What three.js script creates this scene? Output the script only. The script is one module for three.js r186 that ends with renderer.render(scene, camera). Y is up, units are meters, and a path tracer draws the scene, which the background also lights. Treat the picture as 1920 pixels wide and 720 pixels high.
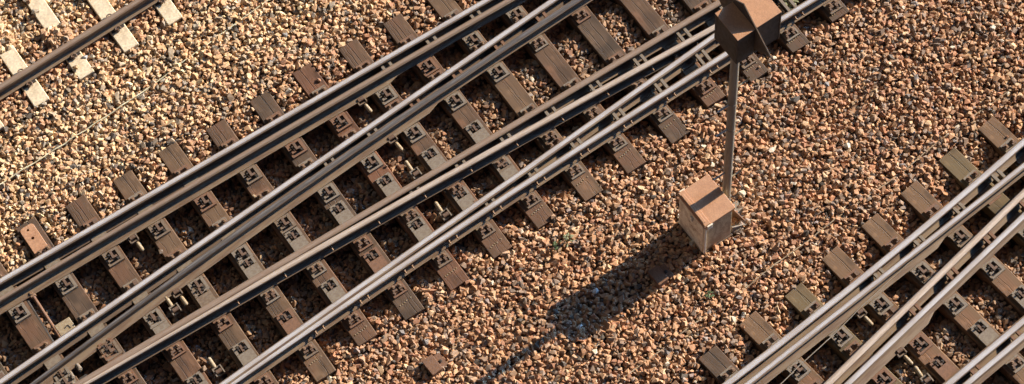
import * as THREE from 'three';
import { Sky } from 'three/addons/objects/Sky.js';
import { ConvexGeometry } from 'three/addons/geometries/ConvexGeometry.js';
import { RoundedBoxGeometry } from 'three/addons/geometries/RoundedBoxGeometry.js';
import { mergeGeometries, mergeVertices } from 'three/addons/utils/BufferGeometryUtils.js';

// ------------------------------------------------------------------ camera, sky, sun, exposure
// survey coordinates: x runs along the tracks, y across them (away from the viewer), z up, z = 0 at the sleeper tops
const V = (x, y, z) => new THREE.Vector3(x, z, -y);
const scene = new THREE.Scene();
const camera = new THREE.PerspectiveCamera(8.417, 1024 / 384, 0.5, 400);
camera.position.copy(V(0, 0, 26.686));
{
  const right = V(0.82323, -0.56565, -0.04834), up = V(0.53235, 0.73957, 0.41186), fwd = V(0.19722, 0.36479, -0.90996);
  camera.quaternion.setFromRotationMatrix(new THREE.Matrix4().makeBasis(right, up, fwd.negate()));
  camera.updateMatrixWorld(true);
}
scene.add(camera);
const SUN_AZ = 1.3 * Math.PI / 180, SUN_EL = 23.2 * Math.PI / 180;
const sunDir = V(Math.cos(SUN_EL) * Math.cos(SUN_AZ), Math.cos(SUN_EL) * Math.sin(SUN_AZ), Math.sin(SUN_EL)).normalize();
const sky = new Sky();
sky.name = 'sky'; sky.scale.setScalar(300); sky.userData = { kind: 'structure' };
sky.material.uniforms.turbidity.value = 10;
sky.material.uniforms.rayleigh.value = 0.42;
sky.material.uniforms.mieCoefficient.value = 0.004;
sky.material.uniforms.sunPosition.value.copy(sunDir);
scene.add(sky);
scene.environmentIntensity = 0.13;
const sun = new THREE.DirectionalLight(new THREE.Color().setRGB(1, 0.80, 0.55), 5);
sun.name = 'sun';
sun.target.position.copy(V(6, 11, 0)); sun.position.copy(sun.target.position).addScaledVector(sunDir, 40);
sun.castShadow = true; sun.shadow.mapSize.set(4096, 4096);
Object.assign(sun.shadow.camera, { left: -14, right: 14, top: 12, bottom: -12, near: 1, far: 90 });
scene.add(sun, sun.target);
const EXPOSURE = 2.15;

// ------------------------------------------------------------------ helpers
function rng(seed) { let a = seed >>> 0; return () => { a = (a + 0x6D2B79F5) | 0; let t = Math.imul(a ^ (a >>> 15), 1 | a); t = (t + Math.imul(t ^ (t >>> 7), 61 | t)) ^ t; return ((t ^ (t >>> 14)) >>> 0) / 4294967296; }; }
function hash(x, y, s) { let h = Math.imul(x, 374761393) + Math.imul(y, 668265263) + Math.imul(s, 1442695041); h = Math.imul(h ^ (h >>> 13), 1274126177); return ((h ^ (h >>> 16)) >>> 0) / 4294967296; }
function noise(x, y, s = 0, px = 0, py = 0) {           // value noise, optionally periodic
  const xi = Math.floor(x), yi = Math.floor(y), fx = x - xi, fy = y - yi;
  const u = fx * fx * (3 - 2 * fx), v = fy * fy * (3 - 2 * fy);
  const w = (i, p) => p ? ((i % p) + p) % p : i;
  const a = hash(w(xi, px), w(yi, py), s), b = hash(w(xi + 1, px), w(yi, py), s), c = hash(w(xi, px), w(yi + 1, py), s), d = hash(w(xi + 1, px), w(yi + 1, py), s);
  return (a + (b - a) * u) * (1 - v) + (c + (d - c) * u) * v;
}
const clamp = (t, a = 0, b = 1) => Math.min(b, Math.max(a, t));
const lerp = (a, b, t) => a + (b - a) * t;
const sstep = (a, b, t) => { const k = clamp((t - a) / (b - a)); return k * k * (3 - 2 * k); };
const used = new Map();
function numbered(name) { const n = used.get(name) || 0; used.set(name, n + 1); return n ? name + '_' + String(n).padStart(3, '0') : name; }
function thing(name, label, category, pos, turn = 0, group) {
  const o = new THREE.Group(); o.name = numbered(name);
  o.position.copy(pos); o.rotation.y = turn; o.userData = { label, category };
  if (group) o.userData.group = group;
  scene.add(o); return o;
}
function part(name, geo, mat, parent) { const m = new THREE.Mesh(geo, mat); m.name = name; m.castShadow = m.receiveShadow = true; parent.add(m); return m; }
const merge = (list) => mergeGeometries(list.map((g) => { const k = g.index ? g.toNonIndexed() : g; for (const n of Object.keys(k.attributes)) if (!['position', 'normal', 'uv'].includes(n)) k.deleteAttribute(n); return k; }));
const bx = (w, h, d, x, y, z, ry = 0) => { const g = new THREE.BoxGeometry(w, h, d); if (ry) g.rotateY(ry); g.translate(x, y, z); return g; };
const rb = (w, h, d, r, x, y, z) => { const g = new RoundedBoxGeometry(w, h, d, 2, r); g.translate(x, y, z); return g; };
const cyl = (r1, r2, h, n, x, y, z) => { const g = new THREE.CylinderGeometry(r1, r2, h, n); g.translate(x, y, z); return g; };
const ORD = ['zeroth', 'first', 'second', 'third', 'fourth', 'fifth', 'sixth', 'seventh', 'eighth', 'ninth', 'tenth', 'eleventh', 'twelfth', 'thirteenth', 'fourteenth', 'fifteenth', 'sixteenth', 'seventeenth', 'eighteenth', 'nineteenth', 'twentieth'];

// ------------------------------------------------------------------ procedural textures
function tex(w, h, f, srgb) {
  const d = new Uint8Array(w * h * 4);
  for (let y = 0; y < h; y++) for (let x = 0; x < w; x++) {
    const c = f(x / w, y / h, x, y), k = (y * w + x) * 4;
    for (let i = 0; i < 3; i++) { let v = clamp(c[i]); if (srgb) v = v < 0.0031308 ? v * 12.92 : 1.055 * Math.pow(v, 1 / 2.4) - 0.055; d[k + i] = Math.round(v * 255); }
    d[k + 3] = 255;
  }
  const t = new THREE.DataTexture(d, w, h); t.wrapS = t.wrapT = THREE.RepeatWrapping; t.magFilter = THREE.LinearFilter; t.minFilter = THREE.LinearMipmapLinearFilter; t.generateMipmaps = true;
  if (srgb) t.colorSpace = THREE.SRGBColorSpace; t.needsUpdate = true; return t;
}
// timber: u runs across the plank (0..1), v along it (0..1 over the whole sleeper)
function woodMat(seed, tint, rusty) {
  const R = rng(seed * 77 + 5), cracks = [];
  for (let i = 0; i < 9; i++) cracks.push({ u: 0.12 + 0.76 * R(), v: R(), l: 0.05 + 0.28 * R() * R(), w: 0.006 + 0.013 * R(), s: (R() * 1000) | 0 });
  cracks.push({ u: 0.35 + 0.3 * R(), v: 0.03, l: 0.16, w: 0.02, s: 9 }, { u: 0.35 + 0.3 * R(), v: 0.97, l: 0.16, w: 0.02, s: 19 }, { u: 0.4 + 0.2 * R(), v: 0.5, l: 0.2, w: 0.016, s: 29 });
  const W = 128, H = 1024, crack = (u, v) => { let c = 0; for (const k of cracks) { const t = (v - k.v) / k.l; if (Math.abs(t) > 1) continue; const uc = k.u + (noise(v * 40, 3, k.s) - 0.5) * 0.07; c = Math.max(c, (1 - sstep(0.3, 1, Math.abs(u - uc) / (k.w * (1 - t * t) + 0.001)))); } return c; };
  const col = tex(W, H, (u, v) => {
    const wob = (noise(u * 2, v * 12, seed) - 0.5) * 0.2;
    const g = noise((u + wob) * 34, v * 9, seed + 1) * 0.5 + noise((u + wob) * 75, v * 26, seed + 2) * 0.3 + noise(u * 6, v * 22, seed + 3) * 0.35;
    let k = 0.78 + 0.36 * g * (0.6 + 0.8 * noise(u * 2, v * 20, seed + 7));
    const stain = sstep(0.55, 0.8, noise(u * 2.2, v * 16, seed + 4));
    const rust = sstep(0.5, 0.8, noise(u * 1.8, v * 13, seed + 5)) * rusty;
    const pale = sstep(0.62, 0.9, noise(u * 5, v * 40, seed + 6)) * 0.35;
    k *= 1 - 0.35 * stain; k *= 1 + pale;
    const c = [tint[0] * k, tint[1] * k, tint[2] * k];
    const m = rust * 0.75; c[0] = lerp(c[0], 0.165 * k, m); c[1] = lerp(c[1], 0.072 * k, m); c[2] = lerp(c[2], 0.036 * k, m);
    const cr = crack(u, v); return c.map((q) => q * (1 - 0.8 * cr));
  }, true);
  const bump = tex(W, H, (u, v) => { const wob = (noise(u * 2, v * 12, seed) - 0.5) * 0.2; const b = 0.75 + 0.09 * (noise((u + wob) * 34, v * 9, seed + 1) - 0.5) + 0.08 * (noise((u + wob) * 70, v * 26, seed + 2) - 0.5); const h = b * (1 - 0.9 * crack(u, v)); return [h, h, h]; });
  return new THREE.MeshStandardMaterial({ map: col, bumpMap: bump, bumpScale: 0.008, roughness: 0.85, metalness: 0 });
}
// metals: grime over a base colour, periodic, one repeat = 1 m
function metalMat(base, grime, amount, seed, rough, metal, streak = 1) {
  const map = tex(256, 256, (u, v) => {
    const n = noise(u * 10, v * 10 * streak, seed, 10, 10 * streak) * 0.55 + noise(u * 37, v * 37 * streak, seed + 1, 37, 37 * streak) * 0.3 + noise(u * 90, v * 90, seed + 2, 90, 90) * 0.25;
    const t = sstep(0.4, 0.75, n) * amount, k = 0.82 + 0.36 * noise(u * 64, v * 64, seed + 3, 64, 64);
    return [0, 1, 2].map((i) => lerp(base[i], grime[i], t) * k);
  }, true);
  const rmap = tex(128, 128, (u, v) => { const n = noise(u * 12, v * 12, seed + 4, 12, 12) * 0.6 + noise(u * 50, v * 50, seed + 5, 50, 50) * 0.4; return [1, clamp(rough * (0.75 + 0.5 * n)), metal]; });
  return new THREE.MeshStandardMaterial({ map, roughness: 1, metalness: 1, roughnessMap: rmap, metalnessMap: rmap });
}
// rail steel: wear drawn out along the rail
function railMat(base, grime, amount, seed, rough, metal) {
  const map = tex(256, 256, (u, v) => {
    const n = noise(u * 3, v * 34, seed, 3, 34) * 0.5 + noise(u * 9, v * 90, seed + 1, 9, 90) * 0.3 + noise(u * 2, v * 12, seed + 2, 2, 12) * 0.3;
    const t = sstep(0.35, 0.8, n) * amount, k = 0.92 + 0.12 * noise(u * 40, v * 120, seed + 3, 40, 120);
    return [0, 1, 2].map((i) => lerp(base[i], grime[i], t) * k);
  }, true);
  return new THREE.MeshStandardMaterial({ map, roughness: rough, metalness: metal });
}
const M = {
  wood: [woodMat(1, [0.106, 0.060, 0.033], 0.45), woodMat(2, [0.122, 0.073, 0.040], 0.3), woodMat(3, [0.084, 0.052, 0.031], 0.35), woodMat(4, [0.125, 0.058, 0.030], 1.0), woodMat(5, [0.104, 0.070, 0.037], 0.15), woodMat(6, [0.150, 0.087, 0.045], 0.5), woodMat(7, [0.135, 0.095, 0.046], 0.15)],
  railRust: railMat([0.13, 0.09, 0.06], [0.085, 0.053, 0.035], 0.8, 11, 0.7, 0.0),
  railBrown: railMat([0.200, 0.143, 0.092], [0.125, 0.074, 0.045], 0.9, 12, 0.65, 0.0),
  railBright: railMat([0.84, 0.80, 0.78], [0.66, 0.57, 0.51], 0.6, 13, 0.30, 0.5),
  railSteel: railMat([0.60, 0.56, 0.52], [0.36, 0.30, 0.25], 0.8, 32, 0.3, 0.85),
  railDull: railMat([0.34, 0.26, 0.20], [0.25, 0.165, 0.115], 0.7, 14, 0.5, 0.2),
  railMid: railMat([0.70, 0.59, 0.49], [0.48, 0.36, 0.27], 0.7, 15, 0.38, 0.4),
  plate: metalMat([0.215, 0.180, 0.138], [0.15, 0.108, 0.076], 0.6, 16, 0.75, 0.0),
  plateRust: metalMat([0.20, 0.105, 0.06], [0.12, 0.065, 0.042], 0.7, 17, 0.8, 0.0),
  dark: metalMat([0.045, 0.036, 0.030], [0.02, 0.016, 0.014], 0.7, 18, 0.8, 0.0),
  clip: metalMat([0.17, 0.105, 0.07], [0.08, 0.05, 0.035], 0.7, 19, 0.7, 0.1),
  bolt: metalMat([0.28, 0.18, 0.11], [0.15, 0.08, 0.05], 0.6, 20, 0.65, 0.15),
  pale: metalMat([0.34, 0.27, 0.17], [0.22, 0.155, 0.095], 0.6, 21, 0.7, 0.0),
  plateBrown: metalMat([0.19, 0.14, 0.095], [0.12, 0.08, 0.055], 0.7, 33, 0.8, 0.0),
  lid: metalMat([0.44, 0.24, 0.135], [0.37, 0.19, 0.105], 0.7, 22, 0.7, 0.0),
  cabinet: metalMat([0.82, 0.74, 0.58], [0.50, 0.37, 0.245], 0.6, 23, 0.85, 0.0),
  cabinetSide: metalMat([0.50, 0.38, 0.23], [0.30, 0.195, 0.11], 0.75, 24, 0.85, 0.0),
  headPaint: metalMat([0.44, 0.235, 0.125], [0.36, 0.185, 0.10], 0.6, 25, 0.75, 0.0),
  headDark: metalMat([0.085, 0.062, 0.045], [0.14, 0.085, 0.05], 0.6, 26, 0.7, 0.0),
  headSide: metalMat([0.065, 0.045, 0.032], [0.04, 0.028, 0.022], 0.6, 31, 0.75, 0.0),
  post: metalMat([0.26, 0.225, 0.175], [0.19, 0.15, 0.11], 0.5, 27, 0.5, 0.0),
  galv: metalMat([0.5, 0.5, 0.48], [0.3, 0.27, 0.23], 0.5, 28, 0.5, 0.3),
  concrete: metalMat([0.68, 0.58, 0.41], [0.54, 0.42, 0.275], 0.6, 29, 0.9, 0.0),
  earth: metalMat([0.10, 0.066, 0.042], [0.065, 0.044, 0.03], 0.8, 30, 0.95, 0.0),
  cableWhite: new THREE.MeshStandardMaterial({ color: new THREE.Color().setRGB(0.60, 0.56, 0.38), roughness: 0.7 }),
  cableTan: new THREE.MeshStandardMaterial({ color: new THREE.Color().setRGB(0.33, 0.25, 0.16), roughness: 0.8 }),
  cableGrey: new THREE.MeshStandardMaterial({ color: new THREE.Color().setRGB(0.25, 0.21, 0.165), roughness: 0.7 }),
  leaf: new THREE.MeshStandardMaterial({ color: new THREE.Color().setRGB(0.06, 0.09, 0.03), roughness: 0.8, side: THREE.DoubleSide }),
  leafDry: new THREE.MeshStandardMaterial({ color: new THREE.Color().setRGB(0.24, 0.25, 0.14), roughness: 0.85, side: THREE.DoubleSide }),
};

// ------------------------------------------------------------------ rail alignments (survey points, least-squares curve)
function curveFit(pts, deg = 2) {
  const n = deg + 1, x0 = pts[0][0], x1 = pts[pts.length - 1][0], mid = (x0 + x1) / 2, A = [], b = [];
  for (let i = 0; i < n; i++) { A.push([]); for (let j = 0; j < n; j++) A[i].push(pts.reduce((s, p) => s + Math.pow(p[0] - mid, i + j), 0)); b.push(pts.reduce((s, p) => s + p[1] * Math.pow(p[0] - mid, i), 0)); }
  for (let i = 0; i < n; i++) { for (let r = i + 1; r < n; r++) { const f = A[r][i] / A[i][i]; for (let c = i; c < n; c++) A[r][c] -= f * A[i][c]; b[r] -= f * b[i]; } }
  const k = new Array(n).fill(0); for (let i = n - 1; i >= 0; i--) { k[i] = b[i]; for (let c = i + 1; c < n; c++) k[i] -= A[i][c] * k[c]; k[i] /= A[i][i]; }
  const f = (x) => k.reduce((s, q, i) => s + q * Math.pow(x - mid, i), 0), d = (x) => (f(x + 0.01) - f(x - 0.01)) / 0.02;
  return (x) => x < x0 - 0.3 ? f(x0 - 0.3) + d(x0 - 0.3) * (x - x0 + 0.3) : x > x1 + 0.3 ? f(x1 + 0.3) + d(x1 + 0.3) * (x - x1 - 0.3) : f(x);
}
const Y = {
  A: curveFit([[0.515, 13.074], [2.495, 12.97], [3.805, 12.936], [4.937, 12.897], [6.849, 12.811]], 1),
  A2: curveFit([[0.416, 12.890], [2.56, 12.790], [3.73, 12.805], [4.855, 12.765], [7.07, 12.654]]),
  B: curveFit([[-0.07, 12.035], [1.918, 12.109], [3.574, 12.186], [5.677, 12.278], [6.924, 12.343], [7.495, 12.359]], 1),
  B2: curveFit([[0.227, 11.819], [2.06, 11.945], [2.391, 11.99], [3.735, 12.069], [5.445, 12.150], [6.816, 12.186], [7.735, 12.197]]),
  C1: curveFit([[1.768, 11.470], [2.396, 11.451], [3.955, 11.382], [5.478, 11.325], [6.621, 11.300], [8.547, 11.240]], 1),
  C2: curveFit([[0.3, 11.475], [1.5, 11.445], [2.449, 11.405], [3.916, 11.322], [5.0, 11.232], [5.657, 11.185], [6.8, 11.115], [8.389, 11.03]]),
  D1: curveFit([[1.943, 10.577], [3.485, 10.656], [4.113, 10.69], [5.563, 10.755], [6.127, 10.770], [7.306, 10.823], [7.805, 10.843], [8.731, 10.899]], 1),
  D2: curveFit([[2.0, 10.535], [3.2, 10.585], [4.219, 10.614], [5.726, 10.635], [6.927, 10.640], [7.627, 10.625], [8.726, 10.635], [9.903, 10.618]]),
  E1: curveFit([[6.326, 7.410], [8.281, 7.540], [10.107, 7.732], [10.732, 7.797]]),
  E2: curveFit([[6.529, 7.275], [8.173, 7.400], [8.316, 7.420], [10.332, 7.550], [10.55, 7.573]], 1),
  F1: curveFit([[7.221, 6.781], [7.619, 6.85], [8.942, 7.071], [10.343, 7.317]], 1),
  F2: curveFit([[7.374, 6.650], [7.5, 6.680], [9.125, 6.93], [10.168, 7.102]], 1),
  G1: curveFit([[8.267, 6.035], [9.384, 6.136]], 1),
  G2: curveFit([[8.419, 5.920], [9.265, 5.998]], 1),
  T: curveFit([[1.718, 15.171], [3.604, 15.195]], 1),
};
const TOP = 0.17, FOOT = 0.014;

// ------------------------------------------------------------------ ground and ballast
const U0 = 0.3726, SPAN = 0.6, SW = 0.255;                      // sleepers of the left turnout: left edge at U0 + i * 0.6
const LEFT_END = { 1: 13.60, 2: 13.51, 3: 13.46, 4: 13.465, 5: 13.385, 6: 13.405, 7: 13.415, 8: 13.366, 9: 13.337, 10: 13.33, 11: 13.31 };
const RIGHT_END = { 4: 10.066, 5: 10.151, 6: 10.105, 7: 10.107, 8: 10.148, 9: 10.158, 10: 10.122, 11: 10.124, 12: 10.138, 13: 10.271, 14: 10.236, 15: 10.257, 16: 10.311 };
const yTopEnd = (i) => LEFT_END[i] ?? (i < 1 ? 13.5 : 13.3), yBotEnd = (i) => RIGHT_END[i] ?? (i < 4 ? 10.09 : 10.32);
const SA = 0.1026, US0 = 7.0716, cS = Math.cos(SA), sS = Math.sin(SA);
const S_END = [7.175, 7.185, 7.10, 7.157, 7.155, 7.153, 7.165, 7.153, 6.96, 6.98];
const sTop = (k) => S_END[k] ?? 7.16;
const T_X0 = 3.13, T_SPAN = 0.605, T_W = 0.2, T_END = 14.80;
function inSleeper(x, y, m) {
  if (y < 13.8 && y > 9.9) { const i = Math.floor((x + m - U0) / SPAN), d = x - (U0 + SPAN * i); if (i >= -4 && i <= 19 && d > -m && d < SW + m && y < yTopEnd(i) + m && y > yBotEnd(i) - m) return true; }
  if (y < 9.4) { const s = x * cS + y * sS, t = -x * sS + y * cS, k = Math.floor((s + m - US0) / SPAN), d = s - (US0 + SPAN * k); if (k >= -3 && k <= 12 && d > -m && d < SW + m && t < sTop(k) + m && t > 3.6) return true; }
  if (y > T_END - m) { const k = Math.floor((x + m - T_X0) / T_SPAN), d = x - (T_X0 + T_SPAN * k); if (d > -m && d < T_W + m && y < 17.4) return true; }
  return false;
}
function level(x, y) {                                          // height of the ballast surface
  const n = (noise(x * 1.7, y * 1.7, 40) - 0.5) * 0.04 + (noise(x * 5, y * 5, 41) - 0.5) * 0.025;
  if (y > 14.5) return -0.035 + n * 0.7;
  const a = Y.A(x), a2 = Y.A2(x), b = Y.B(x), b2 = Y.B2(x), c1 = Y.C1(x), c2 = Y.C2(x), d1 = Y.D1(x), d2 = Y.D2(x);
  if (y > a + 0.05) return lerp(-0.07, -0.03, sstep(0.0, 0.3, y - a)) + n;
  const crib = (top, bot, near, rise) => lerp(-0.22, near - lerp(0.04, -0.015, sstep(3.5, 6.0, x)), sstep(0.06, rise, top - y)) + n * 0.8;
  if (y > a2 - 0.05) return -0.2; if (y > b) return crib(a2, b, -0.105, 0.34) ;
  if (y > b2 - 0.05) return -0.2; if (y > c1) return crib(b2, c1, -0.10, 0.32);
  if (y > c2 - 0.03) return -0.2; if (y > d1) return crib(c2, d1, -0.11, 0.22);
  if (y > d2 - 0.03) return -0.2;
  const e1 = Y.E1(x), e2 = Y.E2(x), f1 = Y.F1(x), f2 = Y.F2(x), g1 = Y.G1(x), g2 = Y.G2(x);
  if (y > e1 + 0.05) return Math.min(lerp(-0.17, -0.025, sstep(0.04, 0.42, d2 - y)), lerp(-0.13, -0.03, sstep(0.05, 0.45, y - e1))) + n;
  if (y > e2 - 0.05) return -0.2; if (y > f1) return crib(e2, f1, -0.13, 0.22);
  if (y > f2 - 0.03) return -0.2; if (y > g1) return crib(f2, g1, -0.10, 0.26);
  if (y > g2 - 0.03) return -0.2; return crib(g2, 0, -0.12, 0.3);
}
{
  const nx = 220, ny = 200, pos = [], idx = [], uv = [];
  for (let j = 0; j <= ny; j++) for (let i = 0; i <= nx; i++) {
    const s = (i / nx) * 2 - 1, t = (j / ny) * 2 - 1;
    const x = 6 + 10 * s + 130 * Math.pow(s, 15), y = 11 + 9 * t + 130 * Math.pow(t, 15);
    const inner = Math.abs(x - 6) < 12 && Math.abs(y - 11) < 10;
    const p = V(x, y, (inner ? level(x, y) : -0.08) - 0.035); pos.push(p.x, p.y, p.z); uv.push(x, y);
    if (i < nx && j < ny) { const k = j * (nx + 1) + i; idx.push(k, k + 1, k + nx + 2, k, k + nx + 2, k + nx + 1); }
  }
  const g = new THREE.BufferGeometry(); g.setAttribute('position', new THREE.Float32BufferAttribute(pos, 3)); g.setAttribute('uv', new THREE.Float32BufferAttribute(uv, 2)); g.setIndex(idx); g.computeVertexNormals();
  const m = part('ground', g, M.earth, scene); m.userData = { kind: 'structure' };
}
{
  // crushed stone: angular hulls, two loosely packed layers over the visible bed and a margin round it
  const R = rng(2024), shapes = [];
  for (let s = 0; s < 10; s++) {
    const pts = [], n = 8 + Math.floor(R() * 4);
    for (let i = 0; i < n; i++) { const z = 2 * (i + R()) / n - 1, a = i * 2.4 + (R() - 0.5) * 1.6, q = Math.sqrt(Math.max(0, 1 - z * z)), k = 0.85 + 0.32 * R(); pts.push(new THREE.Vector3(q * Math.cos(a) * k, z * k, q * Math.sin(a) * k)); }
    shapes.push(new ConvexGeometry(pts));
  }
  const poly = [[2.3, 16.26], [11.94, 9.25], [8.98, 5.6], [-0.1, 12.08]], cx = 5.8, cy = 10.8;
  const big = poly.map(([x, y]) => { const dx = x - cx, dy = y - cy, l = Math.hypot(dx, dy), k = (l + 2.0) / l; return [cx + dx * k, cy + dy * k]; });
  const inside = (x, y) => { let c = true; for (let i = 0; i < 4; i++) { const [x0, y0] = big[i], [x1, y1] = big[(i + 1) % 4]; if ((x1 - x0) * (y - y0) - (y1 - y0) * (x - x0) > 0) c = false; } return c; };
  const lists = shapes.map(() => []), SPC = 0.0545;
  const q = new THREE.Quaternion(), e = new THREE.Euler(), col = new THREE.Color();
  const PAL = [[0.40, 0.222, 0.116], [0.345, 0.187, 0.102], [0.45, 0.268, 0.150], [0.315, 0.158, 0.090], [0.375, 0.238, 0.145], [0.28, 0.188, 0.126], [0.23, 0.166, 0.122], [0.49, 0.330, 0.192], [0.19, 0.132, 0.093], [0.40, 0.190, 0.098]];
  const PW = [0.2, 0.18, 0.13, 0.12, 0.1, 0.07, 0.05, 0.07, 0.04, 0.04];
  for (let layer = 0; layer < 3; layer++) for (let j = 0; j < 300; j++) for (let i = 0; i < 370; i++) {
    const rx = R(), ry = R(), r1 = R(), r2 = R(), r3 = R(), r4 = R(), r5 = R(), r6 = R(), r7 = R();
    const x = -3 + (i + (j % 2) * 0.5 + (rx - 0.5) * 0.95) * SPC, y = 3.6 + (j + (ry - 0.5) * 0.95) * SPC * 0.9;
    if (!inside(x, y)) continue;
    if (layer === 2 && r7 > 0.28) continue;
    let sz = lerp(0.020, 0.048, r1 * r1 * 0.65 + r1 * 0.35); if (r7 > 0.985) sz *= 1.25;
    if (layer === 0) sz *= 1.15; if (layer === 2) sz *= 0.8;
    const lv = level(x, y);
    let z = lv + [-0.026, 0.0, 0.014][layer] + (r2 - 0.5) * 0.018;
    const heap = y > 15.32 && noise(x * 2.6 + 3, y * 2.6, 55) > 0.66;            // ballast lying over parts of the far concrete sleepers
    if (heap && inSleeper(x, y, 0.03)) z = 0.012 + (r2 - 0.5) * 0.02;
    else if (inSleeper(x, y, sz * lerp(0.15, 0.9, r6))) { if (r7 > 0.004 || layer !== 1 || y > 14.5) continue; z = 0.012; sz *= 0.7; }
    if (Math.hypot(x - 7.565, y - 9.09) < 0.07 || (x > 7.07 && x < 7.52 && y > 8.82 && y < 9.34)) continue;
    // colour: mostly orange-brown porphyry, yellower and paler away from the rails at the upper left, browner in the oily cribs
    let w = r3, k = 0; while (k < PW.length - 1 && w > PW[k]) { w -= PW[k]; k++; }
    let c = PAL[k].slice(); const pale = sstep(12.9, 14.6, y + 0.12 * (6 - x)) , rustT = y > 14.6 ? Math.exp(-Math.pow((y - Y.T(x)) / 0.28, 2)) : 0;
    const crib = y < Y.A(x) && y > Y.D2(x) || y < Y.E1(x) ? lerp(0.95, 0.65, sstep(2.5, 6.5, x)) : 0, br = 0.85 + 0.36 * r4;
    c = [c[0] * (1 + 0.36 * pale), c[1] * (1 + 0.58 * pale), c[2] * (1 + 0.60 * pale)];
    c = [lerp(c[0], 0.30, rustT * 0.5), lerp(c[1], 0.15, rustT * 0.6), lerp(c[2], 0.08, rustT * 0.6)];
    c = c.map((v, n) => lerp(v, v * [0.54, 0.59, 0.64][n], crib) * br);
    if (r5 > 0.99) c = [0.52, 0.44, 0.33]; else if (r5 < 0.03) c = [0.10, 0.08, 0.062]; else if (r5 < 0.06) c = c.map((v) => lerp(v, 0.2, 0.6));
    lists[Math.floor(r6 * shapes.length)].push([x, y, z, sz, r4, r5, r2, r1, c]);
  }
  const root = new THREE.Group(); root.name = 'ballast_gravel'; root.userData = { kind: 'stuff', label: 'orange-brown crushed stone ballast covering the ground between and around the tracks', category: 'gravel' }; scene.add(root);
  const mat = new THREE.MeshStandardMaterial({ color: 0xffffff, roughness: 0.92, metalness: 0 });
  const m4 = new THREE.Matrix4(); let total = 0;
  lists.forEach((l, s) => {
    const im = new THREE.InstancedMesh(shapes[s], mat, l.length); im.name = 'crushed_stone'; im.userData = { kind: 'stuff' }; im.castShadow = im.receiveShadow = true; total += l.length;
    l.forEach(([x, y, z, sz, a, b, c, d, rgb], n) => {
      const tilt = hash(n, s, 7) < 0.25 ? 3 : 1.3; e.set((hash(n, s, 1) - 0.5) * tilt, hash(n, s, 2) * 6.283, (hash(n, s, 3) - 0.5) * tilt, 'XYZ'); q.setFromEuler(e);
      const f = 0.9 + 0.6 * hash(n, s, 4), h = 0.5 + 0.35 * hash(n, s, 5);
      m4.compose(V(x, y, z), q, new THREE.Vector3(sz * f, sz * h, sz * 1.0)); im.setMatrixAt(n, m4); im.setColorAt(n, col.setRGB(...rgb));
    });
    root.add(im);
  });
  console.log('stones', total);
}

// ------------------------------------------------------------------ rails
// sweep: section(x) gives [offset towards +y, z] points of a closed outline; f(x) the alignment
function sweep(f, x0, x1, section, step = 0.15, closed = true) {
  const n = Math.max(2, Math.ceil((x1 - x0) / step)), rows = [];
  for (let i = 0; i <= n; i++) { const x = lerp(x0, x1, i / n), d = (f(x + 0.01) - f(x - 0.01)) / 0.02, l = Math.hypot(1, d); rows.push({ x, pts: section(x).map(([o, z]) => V(x - o * d / l, f(x) + o / l, z)), raw: section(x) }); }
  const pos = [], uv = [], P = rows[0].pts.length, last = closed ? P : P - 1;
  const tri = (a, b, c, ua, ub, uc) => { pos.push(...a.toArray(), ...b.toArray(), ...c.toArray()); uv.push(...ua, ...ub, ...uc); };
  for (let i = 0; i < n; i++) { const A = rows[i], B = rows[i + 1]; let acc = 0;
    for (let k = 0; k < last; k++) { const k2 = (k + 1) % P, len = Math.hypot(A.raw[k][0] - A.raw[k2][0], A.raw[k][1] - A.raw[k2][1]);
      tri(A.pts[k], B.pts[k], B.pts[k2], [A.x, acc], [B.x, acc], [B.x, acc + len]); tri(A.pts[k], B.pts[k2], A.pts[k2], [A.x, acc], [B.x, acc + len], [A.x, acc + len]); acc += len; } }
  if (closed) for (const [r, flip] of [[rows[0], 1], [rows[n], 0]]) {
    const tris = THREE.ShapeUtils.triangulateShape(r.raw.map(([a, b]) => new THREE.Vector2(a, b)), []);
    for (const [a, b, c] of tris) { const q = flip ? [a, c, b] : [a, b, c]; tri(r.pts[q[0]], r.pts[q[1]], r.pts[q[2]], r.raw[q[0]], r.raw[q[1]], r.raw[q[2]]); }
  }
  const g = new THREE.BufferGeometry(); g.setAttribute('position', new THREE.Float32BufferAttribute(pos, 3)); g.setAttribute('uv', new THREE.Float32BufferAttribute(uv, 2)); if (!closed) { g.deleteAttribute('normal'); const m = mergeVertices(g, 1e-5); m.computeVertexNormals(); return m; } g.computeVertexNormals(); return g;
}
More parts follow.
